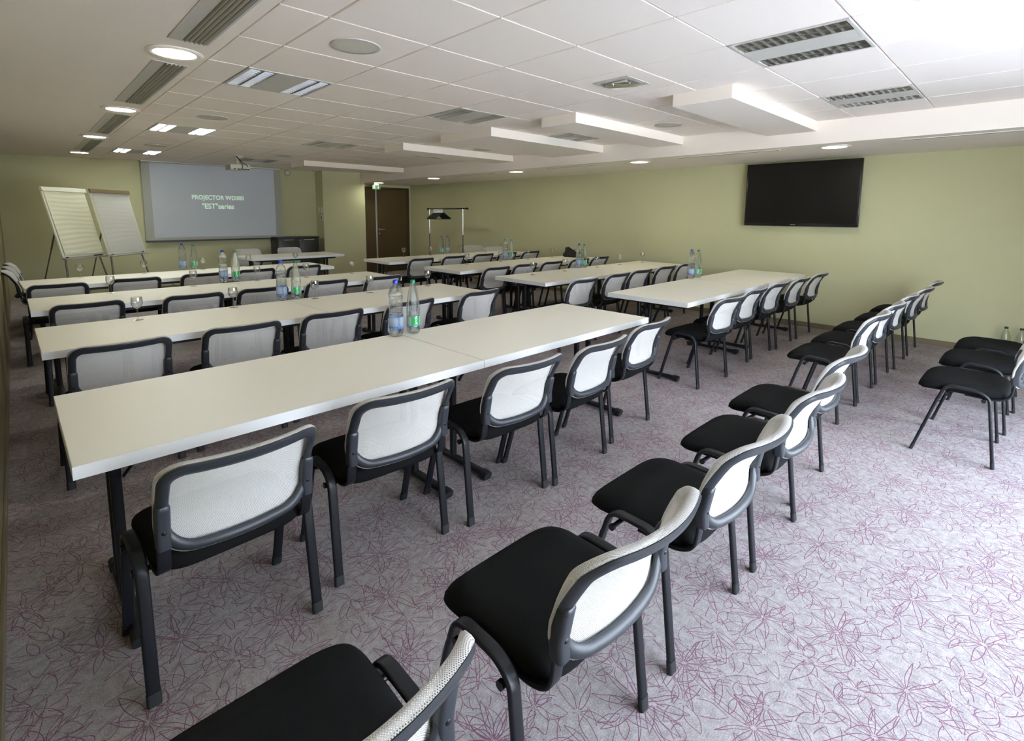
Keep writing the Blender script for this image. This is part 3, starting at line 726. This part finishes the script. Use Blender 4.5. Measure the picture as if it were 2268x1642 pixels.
dl = [(-.42, 1.2, ZT), (-.395, 3.54, ZT), (-.37, 5.92, ZT), (-.345, 8.3, ZT), (5.1, -.96, ZS), (5.07, 1.37, ZS), (5.06, 3.76, ZS), (5.06, 6.15, ZS), (5.07, 8.35, ZS)]
for i, p in enumerate(dl):
    l = (f'lit round downlight in the left ceiling strip, {ORD[i]} from the camera' if i < 4 else f'lit round downlight in the lowered right soffit, {ORD[i - 4]} from the camera')
    if i == 0: dn0.location = p; dn0['label'] = l; dn0['group'] = 'round downlights'
    else: dup(dn0, p, 0, l, 'round downlights')
# slot diffusers, left strip
for i, (y0, y1, xc) in enumerate(((-.85, .90, -.415), (1.46, 3.12, -.39), (3.83, 5.50, -.365), (6.25, 7.95, -.34))):
    t = thing('air_diffuser', f'long louvred air diffuser in the left ceiling strip, {ORD[i]} from the camera', 'air vent', (xc, 0, 0), 0, 'left air diffusers')
    bm = bmesh.new(); Z = ZT - .002
    box(bm, -.100, -.030, y0, y1, Z - .002, Z + .002); box(bm, .088, .100, y0, y1, Z - .003, Z + .002); box(bm, -.030, .088, y0, y0 + .012, Z - .003, Z + .002); box(bm, -.030, .088, y1 - .012, y1, Z - .003, Z + .002)
    obj('frame', bm, 'grey_panel', t)
    bm = bmesh.new(); box(bm, -.030, .088, y0, y1, Z + .0005, Z + .0018); obj('backing', bm, 'grey_plastic', t)
    for k_ in range(5):
        bm = bmesh.new(); xx = -.022 + k_ * .023
        ring_bridge(bm, [[(xx, yy, Z + .0005), (xx + .003, yy, Z - .010), (xx + .006, yy, Z - .011), (xx + .016, yy, Z + .0005)] for yy in (y0 + .012, y1 - .012)])
        obj('slat', bm, 'grey_panel', t)
for i, (y0, y1) in enumerate(((-2.6, -1.55), (-.46, .78), (1.88, 3.03), (4.25, 5.32), (7.05, 8.0))):
    t = thing('slot_vent', f'narrow slot vent in the lowered right soffit, {ORD[i]} from the camera', 'air vent', (5.0, 0, 0), 0, 'soffit slot vents')
    bm = bmesh.new(); box(bm, -.030, -.012, y0, y1, ZS - .004, ZS); box(bm, .012, .030, y0, y1, ZS - .004, ZS); box(bm, -.012, .012, y0, y0 + .01, ZS - .004, ZS); box(bm, -.012, .012, y1 - .01, y1, ZS - .004, ZS); obj('frame', bm, 'plaster', t)
    bm = bmesh.new(); box(bm, -.012, .012, y0 + .01, y1 - .01, ZS - .0055, ZS); obj('slot', bm, 'base', t)
sp0 = None
for i, (x, y, d) in enumerate(((.3, .31, 'nearest the camera, left half'), (.33, 3.37, 'second in the left half'), (.36, 6.4, 'farthest in the left half'), (3.9, .31, 'between the first two dropped beams'), (3.9, 3.31, 'beyond the third dropped beam'), (2.15, 6.4, 'before the projector'))):
    l = 'flat round ceiling speaker, ' + d
    if sp0 is None:
        sp0 = thing('ceiling_speaker', l, 'speaker', (x, y, 0), 0, 'ceiling speakers')
        bm = bmesh.new(); lathe(bm, [(.118, ZT), (.140, ZT), (.139, ZT - .005), (.118, ZT - .006)], 40)
        for f in [f for f in bm.faces if len(f.verts) > 4]: bm.faces.remove(f)
        obj('rim', bm, 'grey_panel', sp0, 60)
        bm = bmesh.new(); lathe(bm, [(0, ZT - .001), (.119, ZT - .001), (.119, ZT - .004), (0, ZT - .006)], 40); obj('grille', bm, mat('speaker_grille', lin((205, 198, 184)), .7, noise=.15, nscale=700), sp0, 60)
    else: dup(sp0, (x, y, 0), 0, l, 'ceiling speakers')
t = thing('emergency_light', 'square emergency light with a clear ribbed cover in a ceiling tile', 'emergency light', (2.08, -.31, 0))
bm = bmesh.new(); box(bm, -.15, .15, -.15, .15, ZT - .004, ZT, .0015); obj('plate', bm, 'grey_panel', t)
bm = bmesh.new(); box(bm, -.095, .095, -.115, .115, ZT - .006, ZT - .0042); obj('recess', bm, 'alu', t)
bm = bmesh.new(); box(bm, -.085, .085, -.10, .10, ZT - .024, ZT - .0065, .006); obj('cover', bm, 'glass', t, 40)
bm = bmesh.new()
for yy in (-.07, .07): lathe(bm, [(0, 0), (.010, 0), (.010, .006), (0, .010)], 12, Matrix.Translation((0, yy, ZT - .014)))
obj('lamp', bm, 'chrome', t, 50)

# ------------------------------------------------------------------ projector + screen
t = thing('projector', 'white ceiling projector with black cables hanging in front of the screen', 'projector', (1.62, 7.0, 0))
bm = bmesh.new(); box(bm, -.155, .155, -.13, .13, 2.19, 2.285, .012); bd = obj('casing', bm, 'white_plastic', t, 50)
bm = bmesh.new(); box(bm, -.165, -.155, -.12, .12, 2.195, 2.275, .004); obj('side_grille', bm, 'grey_plastic', t, 50)
bm = bmesh.new(); lathe(bm, [(.0, 0), (.032, 0), (.035, .03), (.028, .03), (.022, .016), (0, .012)], 24, Matrix.Translation((.06, .125, 2.235)) @ Matrix.Rotation(-PI / 2, 4, 'X')); obj('lens', bm, 'black_plastic', t, 50)
bm = bmesh.new(); cyl(bm, (0, 0, 2.28), (0, 0, ZT), .018, 16); box(bm, -.07, .07, -.07, .07, ZT - .012, ZT, .003); box(bm, -.1, .1, -.06, .06, 2.283, 2.295, .002); obj('ceiling_mount', bm, 'white_plastic', t, 50)
for pts in ([(-.04, -.06, ZT), (.02, -.10, 2.34), (.10, -.15, 2.27), (.11, -.150, 2.245)], [(-.05, -.06, ZT), (.01, -.12, 2.33), (.03, -.155, 2.25), (.01, -.140, 2.205), (-.03, -.137, 2.20)]):
    bm = bmesh.new(); sweep(bm, fillet(pts, .05, 6), circ(.006, 8)); obj('cable', bm, 'black_plastic', t, 60)
bm = bmesh.new()
for xx in (-.11, -.05, .02, .06, .10): box(bm, xx, xx + .035, -.133, -.129, 2.20, 2.214)
obj('connector_panel', bm, 'dark', t)
t = thing('projection_screen', 'pulled-down projection screen with a grey-blue image and white title lettering', 'projection screen', (0, 0, 0))
YS = 9.0
bm = bmesh.new(); box(bm, .56, 3.05, YS, YS + .003, .945, 2.40); obj('screen_cloth', bm, mat('screen_cloth', lin((168, 168, 158)), .8), t)
bm = bmesh.new(); box(bm, .56, 3.05, YS - .01, YS + .05, 2.405, ZT, .004); obj('screen_case', bm, 'white_plastic', t)
bm = bmesh.new(); box(bm, .55, 3.06, YS - .012, YS + .016, .918, .948, .005); obj('bottom_bar', bm, 'black_plastic', t)
bm = bmesh.new(); box(bm, .69, 2.91, YS - .0015, YS - .0005, 1.0, 2.40)
im = obj('projected_image', bm, mat('projected_field', lin((176, 178, 176)), .8, Emission_Color=(*(.26, .33, .47), 1), Emission_Strength=.035), t)
lm = emis('projected_letters', (.50, .66, .52), .13)
def flat_text(body, size, x0, x1, zc, hgt, y, m, parent, nm='lettering'):
    bm = text_mesh(body, size, .0006, size * .022)
    xs = [v.co.x for v in bm.verts]; ys = [v.co.y for v in bm.verts]
    sx = (x1 - x0) / (max(xs) - min(xs)); sz = hgt / (max(ys) - min(ys)); cx_ = (max(xs) + min(xs)) / 2; cy_ = (max(ys) + min(ys)) / 2
    for v in bm.verts: v.co = Vector(((x0 + x1) / 2 + (v.co.x - cx_) * sx, y + v.co.z, zc + (v.co.y - cy_) * sz))
    return obj(nm, bm, m, parent)
flat_text('PROJECTOR WD380', .12, 1.344, 2.288, 1.765, .115, YS - .003, lm, im)
flat_text('"EST"series', .12, 1.514, 2.092, 1.608, .112, YS - .003, lm, im)
t = thing('motion_sensor', 'small round white motion sensor high on the wall right of the screen', 'sensor', (3.24, YB, 2.355))
bm = bmesh.new(); lathe(bm, [(0, 0), (.055, 0), (.055, .018), (.04, .032), (0, .04)], 28, Matrix.Rotation(PI / 2, 4, 'X')); obj('dome', bm, 'white_plastic', t, 50)
bm = bmesh.new(); lathe(bm, [(0, .0), (.065, .0), (.065, .008), (0, .008)], 28, Matrix.Rotation(PI / 2, 4, 'X')); obj('base', bm, 'grey_plastic', t, 50)
# cabinet
t = thing('low_cabinet', 'low black cabinet with silver handles standing right of the screen', 'cabinet', (3.25, 8.86, 0))
bm = bmesh.new(); box(bm, -.44, .44, -.22, .22, .03, .94, .004); obj('body', bm, 'cabinet', t, 40)
bm = bmesh.new(); box(bm, -.455, .455, -.235, .225, .94, .965, .004); obj('top', bm, 'cabinet', t, 40)
for s in (-1, 1):
    bm = bmesh.new(); box(bm, min(.004 * s, .432 * s), max(.004 * s, .432 * s), -.236, -.221, .04, .925, .002); d_ = obj('door', bm, 'cabinet', t, 40)
    bm = bmesh.new(); box(bm, s * .22 - .11, s * .22 + .11, -.246, -.237, .898, .910, .002); obj('handle', bm, 'alu', d_)
bm = bmesh.new(); lathe(bm, [(0, 0), (.010, 0), (.010, .006), (0, .006)], 14, Matrix.Translation((.0, -.236, .885)) @ Matrix.Rotation(PI / 2, 4, 'X')); obj('lock', bm, 'chrome', t, 50)
bm = bmesh.new(); box(bm, -.42, .42, -.20, .20, 0, .03); obj('plinth', bm, 'cabinet', t)
# switches on the side of the pier
for (y, z, w_, h_, l, nm, c) in ((8.93, 1.56, .09, .12, 'white light switch plate on the side of the wall pier, upper left', 'light_switch', 'light switch'), (8.80, 1.55, .085, .13, 'white switch plate on the side of the wall pier nearest its corner', 'light_switch', 'light switch'), (8.80, 1.38, .085, .12, 'white thermostat on the side of the wall pier below the switches', 'thermostat', 'thermostat')):
    t = thing(nm, l, c, (3.86, y, z))
    bm = bmesh.new(); box(bm, -.010, 0, -w_ / 2, w_ / 2, -h_ / 2, h_ / 2, .003); obj('plate', bm, 'white_plastic', t, 50)
    bm = bmesh.new(); box(bm, -.016, -.0102, -w_ / 4, w_ / 4, -h_ / 4, h_ / 4, .002); obj('button', bm, 'grey_plastic' if nm == 'thermostat' else 'white_plastic', t, 50)
# exit sign
t = thing('exit_sign', 'green exit sign with running figure and down arrow above the door', 'exit sign', (5.11, 8.55, 2.098))
bm = bmesh.new(); box(bm, -.105, .105, -.012, .012, -.045, .055, .003); obj('housing', bm, 'grey_plastic', t, 50)
bm = bmesh.new(); box(bm, -.098, .098, -.0135, -.0122, -.040, .048); obj('face', bm, 'green_sign', t)
bm = bmesh.new()
def poly(bm, pts, y0, y1): ring_bridge(bm, [[(x, y0, z) for x, z in pts], [(x, y1, z) for x, z in pts]])
poly(bm, [(.045, .04), (.055, .04), (.055, .005), (.075, .005), (.050, -.030), (.025, .005), (.045, .005)], -.0145, -.0136); obj('arrow', bm, 'sign_white', t)
bm = bmesh.new()
poly(bm, [(-.085, .040), (-.035, .040), (-.035, -.034), (-.041, -.034), (-.041, .034), (-.079, .034), (-.079, -.034), (-.085, -.034)], -.0145, -.0136); obj('door_pictogram', bm, 'sign_white', t)
bm = bmesh.new()
lathe(bm, [(0, 0), (.0065, 0), (.0065, .0008), (0, .0008)], 14, Matrix.Translation((-.055, -.0136, .022)) @ Matrix.Rotation(PI / 2, 4, 'X'))
poly(bm, [(-.064, .013), (-.052, .015), (-.046, .004), (-.050, .001), (-.055, .007), (-.058, -.006), (-.048, -.014), (-.052, -.032), (-.058, -.031), (-.055, -.017), (-.064, -.011), (-.070, -.024), (-.078, -.022), (-.069, -.004)], -.0145, -.0136)
obj('figure_pictogram', bm, 'sign_white', t)
bm = bmesh.new(); box(bm, -.06, .06, -.02, .02, .055, .107, .002); obj('ceiling_mount', bm, 'white_plastic', t)

# ------------------------------------------------------------------ flip charts
def flip(loc, yaw, label, clamp, pad):
    t = thing('flip_chart', label, 'flip chart', loc, yaw, 'flip charts')
    W, H, tilt = .68, 1.0, math.radians(13); zb, zt = .86, 1.80
    def P(x, v, d):     # x across, v 0..1 up the board, d out of the board
        return (x, -(1 - v) * H * math.sin(tilt) - d * math.cos(tilt), zb + .0 + v * (zt - zb) - d * math.sin(tilt) * -1 * 0)
    bm = bmesh.new()
    ring_bridge(bm, [[P(-W / 2, 0, 0), P(W / 2, 0, 0), P(W / 2, 1, 0), P(-W / 2, 1, 0)], [P(-W / 2, 0, .018), P(W / 2, 0, .018), P(W / 2, 1, .018), P(-W / 2, 1, .018)]])
    obj('board', bm, 'board', t)
    bm = bmesh.new()
    ring_bridge(bm, [[P(-W / 2 - .01, .945, .017), P(W / 2 + .01, .945, .017), P(W / 2 + .01, 1.01, .017), P(-W / 2 - .01, 1.01, .017)], [P(-W / 2 - .01, .950, .05), P(W / 2 + .01, .950, .05), P(W / 2 + .01, 1.005, .045), P(-W / 2 - .01, 1.005, .045)]])
    obj('clamp_bar', bm, clamp, t)
    bm = bmesh.new(); nx_, nv = 12, 60; G = []
    for j in range(nv + 1):
        v = .035 + (.95 - .035) * j / nv; row = []
        for i in range(nx_ + 1):
            u = i / nx_; x = -W / 2 + .022 + (W - .04) * u
            amp = (.0035 if pad == 'paper' else .0006)
            d = .024 + amp * (1 + math.sin(v * 95 + 1.4 * math.sin(u * 4 + v * 7))) + .010 * (1 - v) * (1 if pad == 'paper' else 0)
            row.append(bm.verts.new(P(x, v, d)))
        G.append(row)
    for j in range(nv):
        for i in range(nx_): bm.faces.new((G[j][i], G[j][i + 1], G[j + 1][i + 1], G[j + 1][i]))
    pd = obj('paper_pad', bm, pad, t, 80)
    bm = bmesh.new()
    ring_bridge(bm, [[P(-W / 2, -.03, .0), P(W / 2, -.03, .0), P(W / 2, .0, .0), P(-W / 2, .0, .0)], [P(-W / 2, -.03, .075), P(W / 2, -.03, .075), P(W / 2, -.015, .075), P(-W / 2, -.015, .075)]])
    tr = obj('pen_tray', bm, 'alu', t)
    if pad == 'paper':
        bm = bmesh.new(); cyl(bm, P(.12, .003, .058), P(.26, .003, .058), .009, 10); pn = obj('marker_pen', bm, 'black_plastic', None, 50)
        pn.location = loc; pn.rotation_euler = (0, 0, yaw); tag(pn, 'black marker pen lying on the tray of the left flip chart', 'pen')
    for nm, a, b_ in (('l', P(-.28, .01, -.01), (-.40, -.36, .01)), ('r', P(.28, .01, -.01), (.40, -.36, .01)), ('b', P(0, .9, -.012), (0, .52, .01))):
        bm = bmesh.new(); a, b_ = Vector(a), Vector(b_); c = a.lerp(b_, .45)
        cyl(bm, a, c, .011, 12); cyl(bm, c, b_, .008, 12); lg = obj('leg', bm, 'steel_dark', t, 50)
        bm = bmesh.new(); cyl(bm, b_ + (c - b_).normalized() * .03, b_ - Vector((0, 0, .008)), .013, 12); obj('foot_cap', bm, 'rubber', lg, 50)
        bm = bmesh.new(); k1 = a.lerp(b_, .02); cyl(bm, k1 + Vector((-.02, -.02, 0)), k1 + Vector((.02, -.02, 0)), .016, 12); obj('knob', bm, 'rubber', lg, 50)
    return t
flip((-.69, 6.92, 0), math.radians(45), 'flip chart with a rippled cream paper pad, left of the two', 'board', 'paper')
flip((-.15, 7.20, 0), math.radians(42), 'flip chart with a smooth grey-white pad under a dark clamp bar, right of the two', mat('bronze_clamp', lin((120, 104, 70)), .4, .3), 'paper2')

# ------------------------------------------------------------------ coat rack and hangers
RX_ = 5.78; y0, y1 = 5.95, 7.38
t = thing('coat_rack', 'rolling metal coat rack standing by the right wall near the door', 'coat rack', (RX_, 0, 0))
bm = bmesh.new(); cyl(bm, (0, y0, 1.595), (0, y1, 1.595), .014, 14); 
for yy in (y0, y1): cyl(bm, (0, yy - .02, 1.595), (0, yy + .02, 1.595), .022, 14)
obj('top_rail', bm, 'black_metal', t, 50)
for yy in (y0 + .15, y1 - .05):
    bm = bmesh.new(); cyl(bm, (0, yy, .98), (0, yy, 1.59), .011, 14); po_ = obj('post', bm, 'chrome', t, 50)
    bm = bmesh.new(); cyl(bm, (0, yy, .10), (0, yy, 1.03), .015, 14); obj('sleeve', bm, 'steel_dark', po_, 50)
    bm = bmesh.new(); cyl(bm, (-.24, yy, .09), (.24, yy, .09), .014, 12); obj('foot_bar', bm, 'black_metal', t, 50)
    for xx in (-.22, .22):
        bm = bmesh.new(); cyl(bm, (xx, yy - .012, .035), (xx, yy + .012, .035), .034, 16); cyl(bm, (xx, yy, .05), (xx, yy, .085), .008, 8); obj('castor', bm, 'rubber', t, 50)
hg = None
for i in range(13):
    yy = 6.80 + i * .027; rz = .0
    l = 'black clothes hanger in the tight cluster hanging from the coat rack'
    if hg is None:
        hg = thing('clothes_hanger', l, 'hanger', (RX_, yy, 1.58), rz, 'black hangers on the rack')
        bm = bmesh.new()
        sweep(bm, fillet([(-.21, 0, -.20), (-.02, 0, -.075), (.02, 0, -.075), (.21, 0, -.20), (.20, 0, -.215), (-.20, 0, -.215), (-.21, 0, -.20)], .03, 5), rrect(.018, .014, .005, 2), up=Vector((0, 1, 0)))
        obj('body', bm, 'black_plastic', hg, 60)
        bm = bmesh.new(); pts = [(0, 0, -.075), (0, 0, -.03)] + [(.024 - .024 * math.cos(a) - .0, 0, -.004 + .024 * math.sin(a)) for a in [x * PI / 8 for x in range(0, 10)]]
        pts = [(p[0] - .024 * (1 if k_ > 1 else 1), p[1], p[2]) for k_, p in enumerate(pts)]
        sweep(bm, pts, circ(.0022, 6), up=Vector((0, 1, 0))); obj('hook', bm, 'chrome', hg, 60)
    else: dup(hg, (RX_, yy, 1.58), rz, l, 'black hangers on the rack')

# ------------------------------------------------------------------ television
TVC = Vector((6.23, -.325, 1.757))
t = thing('television', 'large black flat television mounted high on the right wall', 'television', TVC, 0)
t.rotation_euler = (0, 0, 0)
bm = bmesh.new(); box(bm, -.018, .030, -.677, .677, -.418, .418, .006); obj('bezel', bm, 'tv_body', t, 50)
bm = bmesh.new(); box(bm, -.0195, -.0182, -.655, .655, -.378, .398); obj('screen', bm, 'tv_screen', t)
bm = bmesh.new(); box(bm, -.0195, -.0182, .02, .08, -.402, -.395); lg = obj('logo', bm, 'alu', t); lg['label'] = 'small silver maker mark'
bm = bmesh.new(); box(bm, .030, .0995, -.20, .20, -.20, .20, .004); obj('wall_mount', bm, 'black_metal', t)
t = thing('wall_outlet', 'small white socket low on the right wall behind the second right-hand tables', 'socket', (XR, 1.93, .33))
bm = bmesh.new(); box(bm, -.012, 0, -.07, .07, -.04, .04, .003); obj('plate', bm, 'white_plastic', t, 50)
bm = bmesh.new()
for yy in (-.03, .03): lathe(bm, [(0, 0), (.018, 0), (.018, .001), (0, .001)], 16, Matrix.Translation((-.0125, yy, 0)) @ Matrix.Rotation(-PI / 2, 4, 'Y'))
obj('receptacle', bm, 'grey_plastic', t)

# ------------------------------------------------------------------ bag
t = thing('laptop_bag', 'slumped black fabric bag lying on the far end of the third right-hand row', 'bag', (5.83, 3.05, TH), math.radians(100))
bm = bmesh.new(); N = 24; rings = []
for j, (z, kx, ky, ox) in enumerate(((.001, .90, .9, 0), (.02, 1.0, 1.0, 0), (.05, .92, .82, .02), (.08, .70, .60, .06), (.11, .46, .42, .10), (.14, .26, .28, .14), (.165, .10, .14, .16))):
    rings.append([(ox + .22 * kx * math.copysign(abs(math.cos(a)) ** .7, math.cos(a)) * (1 + .06 * math.sin(3 * a + j)), .12 * ky * math.copysign(abs(math.sin(a)) ** .7, math.sin(a)), z + .012 * math.sin(2 * a + j) * (j > 1)) for a in [2 * PI * i / N for i in range(N)]])
ring_bridge(bm, rings); obj('body', bm, 'cloth_black', t, 70)
bm = bmesh.new(); sweep(bm, fillet([(-.14, -.05, .06), (-.12, -.10, .13), (.04, -.11, .14), (.08, -.06, .10)], .05, 6), rrect(.03, .006, .002, 2), up=Vector((0, 1, 0))); obj('handle', bm, 'cloth_black', t, 60)
bm = bmesh.new(); box(bm, -.10, -.02, -.118, -.112, .035, .05, .002); obj('buckle', bm, 'alu', t)
